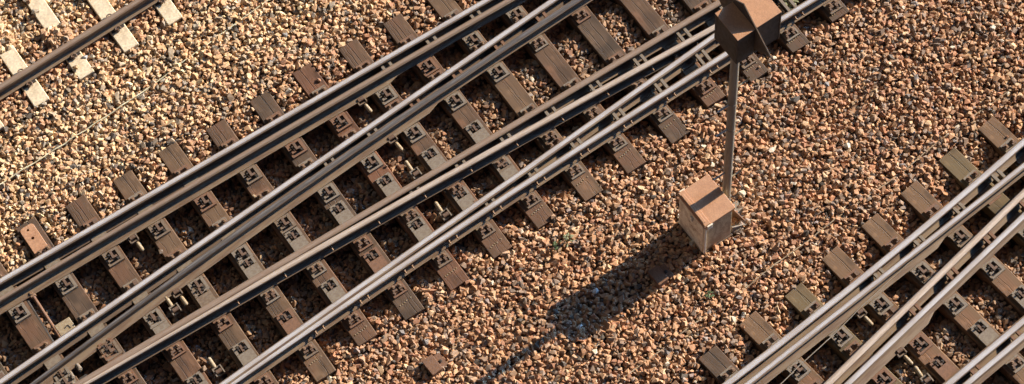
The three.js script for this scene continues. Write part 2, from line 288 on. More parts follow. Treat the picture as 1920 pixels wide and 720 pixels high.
// body outline, clockwise seen along +x: hl/hr head half widths, fl/fr foot half widths
function railSection(hl, hr, fl, fr, top = TOP, z0 = FOOT) {
  const w = 0.009;
  return [[fl, z0], [fl, z0 + 0.009], [Math.min(fl * 0.5, 0.03), z0 + 0.02], [w, z0 + 0.032], [w, top - 0.05], [hl, top - 0.036], [hl, top - 0.013], [hl - 0.012, top - 0.0065],
    [-hr + 0.012, top - 0.0065], [-hr, top - 0.013], [-hr, top - 0.036], [-w, top - 0.05], [-w, z0 + 0.032], [-Math.min(fr * 0.5, 0.03), z0 + 0.02], [-fr, z0 + 0.009], [-fr, z0]];
}
const capSection = (hl, hr, off, w, top = TOP) => [1, 0.82, 0.55, 0.25, -0.1, -0.4, -0.65, -0.85, -1].map((k) => [off + w * k, top + 0.0028 - 0.0105 * Math.pow(Math.abs(k), 2.0)]);
function rail(name, label, category, f, x0, x1, sec, head, cap, group, bodyMat = M.railRust) {
  const root = thing(name, label, category, V(0, 0, 0), 0, group);
  part('rail_body', sweep(f, x0, x1, (x) => railSection(...sec(x))), bodyMat, root);
  part('rail_head', sweep(f, x0, x1, (x) => { const [hl, hr] = sec(x), [off, w] = cap(x); const c = (hl - hr) / 2; return capSection(hl, hr, c + off, Math.min(w, (hl + hr) / 2 - 0.003)); }, 0.15, false), head, root);
  return root;
}
const FULL = () => [0.036, 0.036, 0.07, 0.07];
const capC = (w, off = 0) => () => [off, w];
const RG = 'running rails of the left turnout', RG2 = 'running rails of the right turnout';
const rails = {};
rails.A = rail('stock_rail', 'grey-topped upper outer rail of left turnout, nearest the pale gravel', 'rail', Y.A, -2.5, 10, FULL, M.railBright, capC(0.025, 0.002), RG);
rails.A2 = rail('switch_blade', 'brown-topped blade rail just below the upper outer rail of left turnout', 'rail', Y.A2, -2.5, 10, (x) => { const h = lerp(0.018, 0.034, sstep(0, 4.5, x)); return [h, lerp(0.026, 0.034, sstep(0, 4.5, x)), 0.04, x < 5.45 ? 0.100 : x < 5.55 ? lerp(0.1, 0.05, (x - 5.45) * 10) : 0.05, 0.166]; }, M.railDull, capC(0.022), RG, M.railBrown);
rails.B = rail('stock_rail', 'bluish bright inner rail of left turnout, upper one of the middle pair', 'rail', Y.B, -2.5, 10, FULL, M.railBright, capC(0.026, 0.001), RG);
rails.B2 = rail('switch_blade', 'blade rail with one bright edge below the bluish inner rail of left turnout', 'rail', Y.B2, -2.5, 9.0, (x) => { const h = lerp(0.014, 0.035, sstep(0.5, 4.5, x)); return [h, lerp(0.024, 0.035, sstep(0, 4.5, x)), 0.035, x < 5.62 ? 0.095 : x < 5.72 ? lerp(0.095, 0.05, (x - 5.62) * 10) : 0.05, 0.167]; }, M.railSteel, capC(0.026, -0.002), RG, M.railBrown);
rails.C1 = rail('stock_rail', 'brown worn inner rail of left turnout, upper one of the lower middle pair', 'rail', Y.C1, -2.5, 12.5, FULL, M.railDull, capC(0.03), RG, M.railBrown);
const bladeSec = (f1, f2, from) => (x) => { const d = f1(x) - f2(x), h = clamp(d - 0.039, 0.006, 0.036); return [h, 0.036, clamp(d - 0.075, 0.012, 0.07), 0.07, 0.168]; };
rails.C2 = rail('switch_blade', 'grey-brown blade rail pressed against the brown inner rail of left turnout', 'rail', Y.C2, -0.6, 12.5, bladeSec(Y.C1, Y.C2), M.railMid, capC(0.03), RG, M.railRust);
rails.D1 = rail('stock_rail', 'bright bluish rail of left turnout, upper one of the lowest pair', 'rail', Y.D1, -2.5, 12.5, FULL, M.railBright, capC(0.024, 0.003), RG, M.railBrown);
rails.D2 = rail('switch_blade', 'bright lowest rail of left turnout, running beside the signal post', 'rail', Y.D2, 0.8, 12.5, bladeSec(Y.D1, Y.D2), M.railBright, capC(0.024, -0.002), RG, M.railBrown);
rails.E1 = rail('stock_rail', 'bright uppermost rail of the right turnout beside the sleeper ends', 'rail', Y.E1, 4, 13.5, FULL, M.railBright, capC(0.029), RG2, M.railBrown);
rails.E2 = rail('switch_blade', 'second rail from top of the right turnout, wide foot along its lower side', 'rail', Y.E2, 4, 13.5, (x) => [0.034, 0.034, 0.045, x < 9.3 ? 0.092 : 0.05, 0.168], M.railBright, capC(0.021, 0.003), RG2, M.railBrown);
rails.F1 = rail('stock_rail', 'bright third rail from top of the right turnout', 'rail', Y.F1, 4.5, 13.5, FULL, M.railMid, capC(0.033), RG2, M.railBrown);
rails.F2 = rail('switch_blade', 'bright fourth rail from top of the right turnout, broad beige foot', 'rail', Y.F2, 4.5, 13.5, (x) => [0.034, 0.034, 0.045, x < 8.65 ? 0.105 : 0.055, 0.168], M.railBright, capC(0.026), RG2, M.railBrown);
rails.G1 = rail('stock_rail', 'bright rail in lower right corner, upper of the last pair', 'rail', Y.G1, 6, 13.5, FULL, M.railBright, capC(0.028), RG2, M.railBrown);
rails.G2 = rail('switch_blade', 'bright rail in lower right corner, lower of the last pair', 'rail', Y.G2, 6, 13.5, (x) => [0.034, 0.034, 0.045, 0.07, 0.168], M.railBright, capC(0.026), RG2, M.railBrown);
rails.T = rail('rusty_rail', 'brown rail on pale concrete sleepers in the upper left corner', 'rail', Y.T, -3, 9, FULL, M.railDull, capC(0.026, 0.004), undefined, M.railBrown);

// spacer blocks between paired rails and bolt ends on the blade's free side; children of the blade rail
function between(root, f1, f2, x, skew, mat, w = 0.034) {
  const y1 = f1(x), y2 = f2(x), len = y1 - y2 - 0.018; if (len < 0.03) return;
  const p = V(x, (y1 + y2) / 2, 0.098), m = part('spacer_block', bx(w, 0.04, len, 0, 0, 0), mat, root); m.position.copy(p); m.rotation.y = skew;
}
const boltGeo = merge([(() => { const g = new THREE.CylinderGeometry(0.017, 0.017, 0.03, 6); g.rotateX(Math.PI / 2); return g; })(), (() => { const g = new THREE.CylinderGeometry(0.009, 0.009, 0.05, 8); g.rotateX(Math.PI / 2); g.translate(0, 0, 0.025); return g; })()]);
function sideBolt(root, f, x, z = 0.085, off = 0.03) { const m = part('fish_bolt', boltGeo, M.bolt, root); m.position.copy(V(x, f(x) - off, z)); }
for (let i = 0; i <= 15; i++) {
  const x = U0 + SPAN * i + 0.272;
  if (i >= 8 && i <= 13) for (const dx of [0, 0.096]) between(rails.A2, Y.A, Y.A2, x + dx, 0, M.plate);
  if (i >= 6 && i <= 13) for (const dx of [0, 0.096]) between(rails.B2, Y.B, Y.B2, x + dx, 0, i > 7 ? M.plateRust : M.plate);
  if (i >= 7 && i <= 14) for (const dx of [-0.008, 0.088]) between(rails.C2, Y.C1, Y.C2, x + dx, 0, M.plate);
  if (i >= 8 && i <= 15) for (const dx of [0, 0.09]) between(rails.D2, Y.D1, Y.D2, x + dx, 0, M.plate);
  if (i >= 3) sideBolt(rails.C2, Y.C2, x + 0.1); if (i >= 4) { sideBolt(rails.D2, Y.D2, x + 0.01); sideBolt(rails.D2, Y.D2, x + 0.11); }
}
for (let k = 1; k <= 9; k++) {
  const s = US0 + SPAN * k + 0.29, xAt = (f) => { let x = s; for (let n = 0; n < 6; n++) x = (s - f(x) * sS) / cS; return x; };
  for (const dx of [0, 0.085]) { if (k > 2) between(rails.E2, Y.E1, Y.E2, xAt(Y.E1) + dx, SA, M.plate); if (k > 2) between(rails.F2, Y.F1, Y.F2, xAt(Y.F1) + dx, SA, M.plateRust); between(rails.G2, Y.G1, Y.G2, xAt(Y.G1) + dx, SA, M.plateRust, 0.036); }
}

// ------------------------------------------------------------------ sleepers and their fastenings
// local frame of a sleeper: x along the rails, z along the sleeper (towards the viewer), y = 0.16 at its top
const H0 = 0.16;
function timberGeo(len, seed) {                                  // hewn block with softened, slightly uneven edges
  const R = rng(seed), c = 0.008, hw = SW / 2, nL = 8, ring = (z, k) => { const a = (R() - 0.5) * 0.008, b = (R() - 0.5) * 0.008, t = (R() - 0.5) * 0.003; return [[-hw + a, 0], [-hw + a, H0 - c], [-hw + a + c, H0 + t], [hw + b - c, H0 + t], [hw + b, H0 - c], [hw + b, 0]].map(([x, y]) => [x, y, z]); };
  const skew = (R() - 0.5) * 0.03, rows = []; for (let i = 0; i <= nL; i++) rows.push(ring(len * i / nL, i));
  rows[0].forEach((p) => { p[2] += p[0] * skew * 4; }); rows[nL].forEach((p) => { p[2] -= p[0] * skew * 3; });
  const pos = [], uv = [], U = (p) => [p[0] / SW + 0.5 + (p[1] < H0 - 0.02 ? (p[0] < 0 ? -0.4 : 0.4) : 0), p[2] / 3.5];
  const tri = (a, b, d) => { pos.push(...a, ...b, ...d); uv.push(...U(a), ...U(b), ...U(d)); };
  for (let i = 0; i < nL; i++) for (let k = 0; k < 5; k++) { const a = rows[i][k], b = rows[i][k + 1], d = rows[i + 1][k], e = rows[i + 1][k + 1]; tri(a, d, b); tri(b, d, e); }
  for (const [r, f] of [[rows[0], 0], [rows[nL], 1]]) for (let k = 1; k < 5; k++) f ? tri(r[0], r[k], r[k + 1]) : tri(r[0], r[k + 1], r[k]);
  const g = new THREE.BufferGeometry(); g.setAttribute('position', new THREE.Float32BufferAttribute(pos, 3)); g.setAttribute('uv', new THREE.Float32BufferAttribute(uv, 2)); g.computeVertexNormals(); return g;
}
const screw = (x, z, y = 0) => merge([cyl(0.021, 0.023, 0.012, 10, x, y + 0.006, z), bx(0.022, 0.024, 0.022, x, y + 0.022, z, 0.5)]);
const hexBolt = (x, z, y = 0, h = 0.04) => merge([cyl(0.020, 0.020, 0.022, 6, x, y + 0.011, z), cyl(0.011, 0.011, h, 8, x, y + h / 2, z)]);
const G = {
  // framed chair: a rim open towards the rail round a sunken pocket, with a clip and two bolts in it
  frame: merge([bx(0.19, 0.014, 0.20, 0, 0.007, 0.10), bx(0.19, 0.034, 0.022, 0, 0.022, 0.187), bx(0.036, 0.034, 0.150, 0.077, 0.022, 0.100), bx(0.036, 0.034, 0.075, -0.077, 0.022, 0.055), bx(0.13, 0.034, 0.022, 0, 0.022, 0.03), bx(0.05, 0.03, 0.03, -0.05, 0.02, 0.13)]),
  pocket: bx(0.112, 0.003, 0.135, 0, 0.0165, 0.108),
  clip: merge([bx(0.03, 0.03, 0.10, 0.0, 0.034, 0.08), bx(0.085, 0.018, 0.026, 0.005, 0.032, 0.115)]),
  pad: merge([bx(0.185, 0.03, 0.15, 0, 0.015, 0.075), bx(0.185, 0.014, 0.13, 0, 0.007, 0.215), bx(0.034, 0.036, 0.10, 0.076, 0.018, 0.199), bx(0.034, 0.036, 0.10, -0.076, 0.018, 0.199), bx(0.05, 0.034, 0.022, 0.05, 0.017, 0.262), bx(0.04, 0.034, 0.022, -0.06, 0.017, 0.262)]),
  padPocket: bx(0.114, 0.003, 0.1, 0, 0.0165, 0.2),
  padClip: merge([bx(0.028, 0.028, 0.085, 0.0, 0.032, 0.195), bx(0.075, 0.018, 0.024, 0.0, 0.03, 0.185)]),
  clump: merge([bx(0.175, 0.016, 0.15, 0, 0.008, 0.075), bx(0.175, 0.034, 0.02, 0, 0.017, 0.145), bx(0.022, 0.034, 0.09, 0.076, 0.017, 0.095)]),
  clumpClip: merge([bx(0.055, 0.03, 0.075, -0.035, 0.035, 0.06), bx(0.05, 0.03, 0.07, 0.04, 0.032, 0.062), bx(0.1, 0.022, 0.03, 0, 0.05, 0.05)]),
  ears: merge([bx(0.175, 0.016, 0.105, 0, 0.008, 0.052)]),
  earClip: merge([bx(0.052, 0.03, 0.06, 0, 0.03, 0.045)]),
  bolt: hexBolt(0, 0), screw: screw(0, 0), nail: cyl(0.0075, 0.0075, 0.007, 6, 0, 0.0025, 0), slide: bx(0.185, 0.022, 0.14, 0, 0.011, 0),
};
function spot(name, geo, mat, parent, x, y, z, turn = 0) { const m = part(name, geo, mat, parent); m.position.set(x, y, z); m.rotation.y = turn; return m; }
// kind of chair at local z, facing dir (+1 towards the viewer, -1 away)
function fasten(root, kind, z, dir, R) {
  const turn = dir > 0 ? 0 : Math.PI, jx = (R() - 0.5) * 0.02, j = () => (R() - 0.5) * 0.012;
  if (kind === 'frame' || kind === 'pad') {
    const p = spot('base_plate', G[kind], [M.plate, M.plate, M.plateBrown, M.plate, M.plateRust][Math.floor(R() * 5)], root, jx, H0, z, turn), f = kind === 'frame';
    spot('plate_recess', f ? G.pocket : G.padPocket, M.dark, p, 0, 0, 0); spot('clip', f ? G.clip : G.padClip, M.clip, p, 0, 0, 0);
    spot('bolt', G.bolt, M.dark, p, f ? -0.035 : -0.036, 0.016, 0.075 + (f ? 0 : 0.11) + j(), R() * 3); spot('bolt', G.bolt, M.dark, p, 0.036, 0.016, (f ? 0.15 : 0.215) + j(), R() * 3);
  } else if (kind === 'clump') {
    const p = spot('base_plate', G.clump, [M.plate, M.plateBrown, M.plateRust][Math.floor(R() * 3)], root, jx, H0, z, turn);
    spot('clip', G.clumpClip, M.clip, p, 0, 0, 0);
    spot('bolt', G.bolt, M.bolt, p, -0.035, 0.045, 0.05 + j(), R() * 3); spot('bolt', G.bolt, M.bolt, p, 0.04, 0.043, 0.055 + j(), R() * 3); if (R() < 0.7) spot('screw', G.screw, M.clip, p, -0.06, 0.014, 0.105 + j(), R() * 3); if (R() < 0.8) spot('screw', G.screw, M.clip, p, 0.03, 0.014, 0.115 + j(), R() * 3);
  } else {
    const p = spot('base_plate', G.ears, R() < 0.6 ? M.plateRust : M.plate, root, jx, H0, z, turn);
    for (const ex of [-0.05, 0.05]) spot('clip', G.earClip, M.clip, p, ex, 0, j(), 0); if (R() < 0.75) spot('bolt', G.bolt, R() < 0.5 ? M.bolt : M.plateRust, p, -0.05, 0.042, 0.045 + j(), R() * 3); spot('bolt', G.bolt, M.bolt, p, 0.05, 0.042, 0.045 + j(), R() * 3);
  }
}
const LOOK = ['dark stained timber sleeper', 'plain brown timber sleeper', 'weathered brown timber sleeper', 'rust-stained reddish timber sleeper', 'greyish olive-brown timber sleeper'];
const GS = 'timber sleepers of the left turnout', GS2 = 'timber sleepers of the right turnout';
const woodOf = { 1: 2, 2: 0, 3: 1, 4: 1, 5: 0, 6: 2, 7: 3, 8: 0, 9: 0, 10: 1, 11: 0, 12: 2, 13: 0, 14: 2, 15: 2, 16: 2 };
for (let i = -1; i <= 17; i++) {
  const R = rng(900 + i * 13), x = U0 + SPAN * i + SW / 2, y0 = yTopEnd(i), y1 = yBotEnd(i), w = woodOf[i] ?? ((i + 5) % 5);
  const nth = i + 2, label = `${LOOK[w]} of left turnout, ${ORD[nth]} counting rightwards from lower left corner`;
  const s = thing('wooden_sleeper', label, 'sleeper', V(x, y0, -H0), (R() - 0.5) * 0.016, GS);
  part('timber_block', timberGeo(y0 - y1, 50 + i), M.wood[w], s);
  const at = (f) => y0 - f(x);
  // packing plate under each rail pair
  for (const [fa, fb, n] of [[Y.A, Y.A2, 'a'], [Y.B, Y.B2, 'b'], [Y.C1, Y.C2, 'c'], [Y.D1, Y.D2, 'd']]) { const za = at(fa), zb = at(fb); if (za > -0.1 && zb < y0 - y1) spot('bed_plate', bx(0.18, 0.013, zb - za + 0.15, 0, 0.0065, (za + zb) / 2), M.plate, s, 0, H0, 0); }
  if (x < 9.9) {
    if (i >= 0 && at(Y.A) > 0.2) fasten(s, 'ears', at(Y.A) - 0.071, -1, R);
    if (x < 9.0) { fasten(s, 'frame', at(Y.A2) + (x < 5.5 ? 0.101 : 0.055), 1, R); fasten(s, 'ears', at(Y.B) - 0.071, -1, R); fasten(s, x < 7 ? 'frame' : 'clump', at(Y.B2) + (x < 5.7 ? 0.096 : 0.055), 1, R); }
  }
  if (i <= 9) fasten(s, 'pad', at(Y.C1) - 0.071, -1, R); else fasten(s, 'ears', at(Y.C1) - 0.071, -1, R);
  fasten(s, 'clump', at(Y.C2) + 0.071, 1, R);
  if (at(Y.D1) - at(Y.C2) > 0.42) fasten(s, i < 10 ? 'pad' : 'ears', at(Y.D1) - 0.071, -1, R); else fasten(s, 'ears', at(Y.D1) - 0.071, -1, R);
  if (x > 0.9) fasten(s, 'clump', at(Y.D2) + 0.071, 1, R); else fasten(s, 'clump', at(Y.D1) + 0.071, 1, R);
  if (i < 5 && i >= 0) { spot('slide_plate', G.slide, M.plate, s, 0, H0 + 0.012, (at(Y.A) + at(Y.A2)) / 2 + 0.02); spot('slide_plate', G.slide, M.plate, s, 0, H0 + 0.012, (at(Y.B) + at(Y.B2)) / 2 + 0.02); }
  if (i >= 3) { const zn = y0 - (10.29 + (i > 8 ? 0.06 : 0) + (i > 12 ? 0.04 : 0)); for (let k = 0; k < 6; k++) if (k !== 4 || i % 2) spot('date_nail', G.nail, M.pale, s, -0.075 + k * 0.03, H0, zn + (R() - 0.5) * 0.008 - (k - 3) * 0.004); }
  if (i === 1) {                                                  // steel cover plate on the sleeper end
    const sh = new THREE.Shape(); const hw = 0.083, L = 0.44, r = 0.045;
    sh.moveTo(-hw, 0); sh.lineTo(-hw, L - r); sh.quadraticCurveTo(-hw, L, -hw + r, L); sh.lineTo(hw - r, L); sh.quadraticCurveTo(hw, L, hw, L - r); sh.lineTo(hw, 0);
    for (const [hx, hy, hr] of [[-0.005, 0.27, 0.018], [0.0, 0.385, 0.014]]) { const h = new THREE.Path(); h.absarc(hx, hy, hr, 0, 6.2832, true); sh.holes.push(h); }
    const g = new THREE.ExtrudeGeometry(sh, { depth: 0.016, bevelEnabled: true, bevelSize: 0.004, bevelThickness: 0.004, bevelSegments: 1 }); g.rotateX(-Math.PI / 2);
    const c = spot('cover_plate', g, M.lid, s, -0.02, H0 + 0.008, at(Y.A) - 0.06);
    spot('bolt', G.bolt, M.clip, c, -0.05, 0.016, -0.05); spot('bolt', G.bolt, M.clip, c, 0.03, 0.016, -0.05);
  }
}
for (let k = -1; k <= 9; k++) {
  const R = rng(1700 + k * 13), top = sTop(k), s0 = US0 + SPAN * k + SW / 2, len = 3.5, w = [0, 2, 0, 4, 0, 0, 0, 4, 1, 3, 0][k + 1];
  const px = s0 * cS - top * sS, py = s0 * sS + top * cS;
  const s = thing('wooden_sleeper', `${LOOK[w]} of right turnout, ${ORD[k + 2]} counting rightwards from bottom edge`, 'sleeper', V(px, py, -H0), SA + (R() - 0.5) * 0.016, GS2);
  part('timber_block', timberGeo(len, 150 + k), M.wood[w === 0 || w === 1 ? 5 : w === 4 ? 6 : w], s);
  const at = (f) => { let t = 1; for (let n = 0; n < 30; n++) { const x = px + t * sS, y = py - t * cS; t += (y - f(x)) / cS; } return t; };
  for (const [fa, fb] of [[Y.E1, Y.E2], [Y.F1, Y.F2], [Y.G1, Y.G2]]) { const za = at(fa), zb = at(fb); spot('bed_plate', bx(0.18, 0.013, zb - za + 0.15, 0, 0.0065, (za + zb) / 2), M.plateRust, s, 0, H0, 0); }
  fasten(s, 'ears', at(Y.E1) - 0.071, -1, R); if (R() < 0.9) fasten(s, 'frame', at(Y.E2) + (px < 9.3 ? 0.093 : 0.052), 1, R);
  if (at(Y.F1) - at(Y.E2) > 0.36) fasten(s, 'ears', at(Y.F1) - 0.071, -1, R);
  fasten(s, 'frame', at(Y.F2) + (px < 8.6 ? 0.105 : 0.057), 1, R); fasten(s, 'pad', at(Y.G1) - 0.071, -1, R); fasten(s, 'clump', at(Y.G2) + 0.071, 1, R);
}
// concrete sleepers of the far track
for (let k = -5; k <= 2; k++) {
  const R = rng(2500 + k), x = T_X0 + T_SPAN * k + T_W / 2, s = thing('concrete_sleeper', `pale cream concrete sleeper, ${ORD[k + 6]} counting rightwards beneath the upper left rail`, 'sleeper', V(x, T_END, -H0), Math.PI, 'concrete sleepers in the upper left corner');
  part('concrete_block', (() => { const g = new RoundedBoxGeometry(T_W, H0, 2.5, 2, 0.012); g.translate(0, H0 / 2, 1.25); const p = g.attributes.position, u = g.attributes.uv; for (let i = 0; i < p.count; i++) u.setXY(i, p.getX(i) + k, p.getZ(i) + p.getY(i)); return g; })(), M.concrete, s);
  const z = Y.T(x) - T_END;
  spot('rail_pad', bx(0.17, 0.013, 0.2, 0, 0.0065, z), M.dark, s, 0, H0, 0);
  for (const d of [-1, 1]) { const c = spot('spring_clip', (() => { const g = new THREE.TorusGeometry(0.032, 0.009, 6, 12, 4.6); g.rotateX(Math.PI / 2); return g; })(), M.clip, s, 0.0, H0 + 0.03, z + d * 0.10, R()); spot('bolt', G.bolt, M.clip, c, 0.01, -0.025, 0); }
}
// stones lying loose on top of the concrete sleepers
function looseStone(label, x, y, z, r, rgb, seed) {
  const R = rng(seed), pts = []; for (let i = 0; i < 13; i++) { const w = 2 * R() - 1, a = R() * 6.283, q = Math.sqrt(1 - w * w), k = r * (0.8 + 0.3 * R()); pts.push(new THREE.Vector3(q * Math.cos(a) * k * 1.2, w * k * 0.75, q * Math.sin(a) * k)); }
  const m = part(numbered('loose_stone'), new ConvexGeometry(pts), new THREE.MeshStandardMaterial({ color: new THREE.Color().setRGB(...rgb), roughness: 0.9 }), scene); m.position.copy(V(x, y, z)); m.userData = { label, category: 'stone' };
}
looseStone('grey-brown stone resting on a concrete sleeper near top left corner', 2.55, 15.86, 0.035, 0.05, [0.3, 0.24, 0.17], 5);
looseStone('tan stone resting on the lower end of a concrete sleeper', 2.57, 14.95, 0.03, 0.04, [0.42, 0.29, 0.17], 6);
looseStone('whitish stone lying beside the brown rail in upper left', 2.73, 15.02, -0.005, 0.035, [0.66, 0.64, 0.6], 7);
looseStone('round smooth grey stone on gravel right of the signal head', 9.46, 9.71, -0.015, 0.04, [0.27, 0.25, 0.235], 8);
looseStone('pale elongated stone just right of the cabinet lid', 7.86, 9.18, -0.02, 0.05, [0.46, 0.38, 0.27], 9);

looseStone('white sliver of stone in the tail of the cabinet shadow', 5.47, 8.93, -0.005, 0.035, [0.5, 0.47, 0.43], 10);
looseStone('grey-white stone near the upper edge of the cabinet shadow', 5.86, 9.17, -0.005, 0.038, [0.55, 0.53, 0.5], 11);
looseStone('dark flat stone on open gravel below the round grey stone', 9.05, 9.78, -0.01, 0.06, [0.09, 0.075, 0.06], 12);

// ------------------------------------------------------------------ blade rollers, rods and covers in the cribs
function roller(x, y, dir, framed, label) {
  const t = thing('blade_roller', label, 'roller', V(x, y, -0.12), dir > 0 ? 0 : Math.PI, 'blade rollers in the cribs');
  part('bracket', merge([bx(0.10, 0.02, 0.10, 0, 0.10, 0), bx(0.014, 0.05, 0.11, -0.048, 0.12, 0), bx(0.014, 0.05, 0.11, 0.048, 0.12, 0), bx(0.10, 0.04, 0.014, 0, 0.115, 0.05), bx(0.03, 0.11, 0.03, 0, 0.05, 0)]), framed ? M.plate : M.plateBrown, t);
  part('roller_bolt', (() => { const g = new THREE.CylinderGeometry(0.026, 0.026, 0.07, 10); g.rotateZ(Math.PI / 2); g.translate(0, 0.135, -0.005); return g; })(), M.clip, t);
  part('end_cap', (() => { const g = new THREE.CapsuleGeometry(0.024, 0.10, 4, 10); g.rotateX(Math.PI / 2 - 0.25); g.translate(0.012, 0.115, 0.13); return g; })(), M.pale, t);
}
roller(2.0, 12.72, 1, false, 'cream-tipped blade roller under upper blade rail near left edge');
roller(2.06, 11.87, 1, false, 'cream-tipped blade roller below the middle blade rail, left part of turnout');
roller(1.94, 11.70, -1, true, 'framed blade roller above the brown inner rail, left part of turnout');
roller(1.95, 10.80, -1, true, 'framed blade roller above the lowest rails near bottom edge');
roller(5.03, 12.66, 1, false, 'cream-tipped blade roller under upper blade rail, middle of turnout');
roller(5.05, 12.05, 1, false, 'cream-tipped blade roller under middle blade rail, middle of turnout');
roller(5.03, 11.52, -1, true, 'framed blade roller above the brown inner rail, middle of turnout');
roller(5.02, 10.90, -1, true, 'framed blade roller above the lowest rails, middle of turnout');
roller(8.06, 7.28, 1, false, 'cream-tipped blade roller under second rail of right turnout');
roller(8.13, 6.67, 1, false, 'cream-tipped blade roller under fourth rail of right turnout');
roller(8.16, 6.24, -1, true, 'framed blade roller above the lower right corner rails');

function rod(label, x0, ya, yb, z, r, mat, x1 = x0) {
  const t = thing('stretcher_rod', label, 'rod', V(x0, ya, z), 0, 'stretcher rods in lower left crib');
  const L = Math.hypot(ya - yb, x1 - x0), turn = Math.atan2(x1 - x0, ya - yb);
  const g = new THREE.CylinderGeometry(r, r, L, 12); g.rotateX(Math.PI / 2); g.translate(0, 0, L / 2); g.rotateY(turn); part('rod_bar', g, mat, t);
  part('clevis', merge([rb(0.07, 0.05, 0.07, 0.012, 0, 0, 0.01), cyl(0.02, 0.02, 0.07, 10, 0, 0.005, 0)]), M.bolt, t);
}
rod('brown steel stretcher rod crossing the dark crib near left edge', 0.725, 12.80, 12.0, 0.0, 0.019, M.plateRust, 0.72);
rod('dark greasy stretcher rod left of the brown rod near left edge', 0.645, 12.84, 12.0, -0.02, 0.02, M.dark, 0.62);
{
  const t = thing('rod_cover', 'cream square cover plate above the bluish rail in lower left crib', 'cover', V(0.83, 12.24, -0.14));
  part('cover_top', rb(0.19, 0.03, 0.15, 0.006, 0, 0.145, 0), M.pale, t); part('cover_leg', bx(0.15, 0.13, 0.11, 0, 0.065, 0), M.dark, t);
  part('cover_slot', merge([bx(0.05, 0.004, 0.012, 0.01, 0.1615, 0.01, 0.3), bx(0.012, 0.004, 0.05, 0.04, 0.1618, 0.03, 0.2)]), M.dark, t);
}
{
  const t = thing('rod_clamp', 'cluster of stubby grey bolts between blade rails at lower left', 'clamp', V(0.47, 11.62, -0.12));
  for (const [x, z, s] of [[-0.07, -0.06, 1], [-0.03, 0.07, 1.1], [0.09, 0.02, 1], [0.13, -0.08, 0.8], [0.24, -0.12, 0.9]]) { const g = new THREE.CylinderGeometry(0.028 * s, 0.028 * s, 0.13 * s, 12); g.rotateX(1.2); g.translate(x, 0.14, z); part('clamp_bolt', merge([g, cyl(0.016, 0.016, 0.03, 6, x, 0.17, z + 0.05)]), M.plate, t); }
  part('clamp_bar', bx(0.42, 0.03, 0.05, 0.06, 0.07, 0), M.dark, t);
}

// ------------------------------------------------------------------ signal post with its head
{
  const P = [7.565, 9.09], t = thing('signal_post', 'tall brown signal post with boxy head and diamond back plate on gravel', 'signal', V(P[0], P[1], -0.06));
  part('post_tube', (() => { const g = new THREE.CylinderGeometry(0.045, 0.05, 4.15, 24, 12); g.translate(0, 2.075, 0); return g; })(), M.post, t);
  part('base_flange', merge([cyl(0.07, 0.075, 0.06, 16, 0, 0.03, 0), bx(0.24, 0.014, 0.30, 0.09, 0.035, 0.09)]), M.post, t);
  const gus = (x, z, h, l, turn) => { const s = new THREE.Shape(); s.moveTo(0, 0); s.lineTo(l, 0); s.lineTo(0, h); s.closePath(); const g = new THREE.ExtrudeGeometry(s, { depth: 0.012, bevelEnabled: false }); g.rotateY(turn); g.translate(x, 0.042, z); return g; };
  part('stand_gusset', gus(-0.075, 0.22, 0.16, 0.19, 0), M.plate, t); part('stand_gusset', gus(0.03, 0.05, 0.28, 0.18, -0.9), M.plateRust, t);
  for (const z of [1.2, 2.25, 2.85]) part('collar', cyl(0.0505, 0.0505, 0.035, 20, 0, z, 0), M.post, t);
  const step = (z, d, m) => { const c = new THREE.CatmullRomCurve3([new THREE.Vector3(0.04 * d, z, 0), new THREE.Vector3(0.12 * d, z + 0.005, 0), new THREE.Vector3(0.185 * d, z + 0.01, 0), new THREE.Vector3(0.20 * d, z + 0.045, 0)]); part('step_iron', new THREE.TubeGeometry(c, 14, 0.011, 8), m, t); };
  for (const z of [0.97, 2.03, 3.15]) step(z, 1, M.pale); for (const z of [1.2, 2.28, 2.85]) step(z, -1, M.galv);
  // head, in survey coordinates relative to the base
  const at = (x, y, z) => [x - P[0], z + 0.06, -(y - P[1])];
  const shell = (x0, x1, y0, y1, z0, z1, r = 0.006) => { const g = new RoundedBoxGeometry(x1 - x0, z1 - z0, y1 - y0, 2, r); g.translate(...at((x0 + x1) / 2, (y0 + y1) / 2, (z0 + z1) / 2)); return g; };
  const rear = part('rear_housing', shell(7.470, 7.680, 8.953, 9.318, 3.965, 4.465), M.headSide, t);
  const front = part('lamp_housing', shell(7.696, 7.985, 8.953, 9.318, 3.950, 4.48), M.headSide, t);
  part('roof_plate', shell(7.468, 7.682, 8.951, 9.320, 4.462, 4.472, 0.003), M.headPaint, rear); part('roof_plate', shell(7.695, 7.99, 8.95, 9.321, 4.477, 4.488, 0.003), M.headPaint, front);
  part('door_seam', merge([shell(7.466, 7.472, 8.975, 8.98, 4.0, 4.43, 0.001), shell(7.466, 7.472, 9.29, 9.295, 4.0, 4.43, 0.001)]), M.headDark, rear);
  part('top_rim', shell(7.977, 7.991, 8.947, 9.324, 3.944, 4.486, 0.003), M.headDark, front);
  for (const z of [4.09, 4.31]) { const g = new THREE.CylinderGeometry(0.085, 0.085, 0.02, 24); g.rotateZ(Math.PI / 2); g.translate(...at(7.995, 9.135, z)); part('lens', g, M.dark, front); }
  const sh = new THREE.Shape(); sh.moveTo(0, 0.39); sh.lineTo(0.46, 0); sh.lineTo(0, -0.39); sh.lineTo(-0.46, 0); sh.closePath();
  const g = new THREE.ExtrudeGeometry(sh, { depth: 0.010, bevelEnabled: true, bevelSize: 0.002, bevelThickness: 0.002, bevelSegments: 1 }); g.rotateY(Math.PI / 2); g.translate(...at(7.683, 9.16, 4.27));
  part('back_plate', g, M.headDark, t);
}
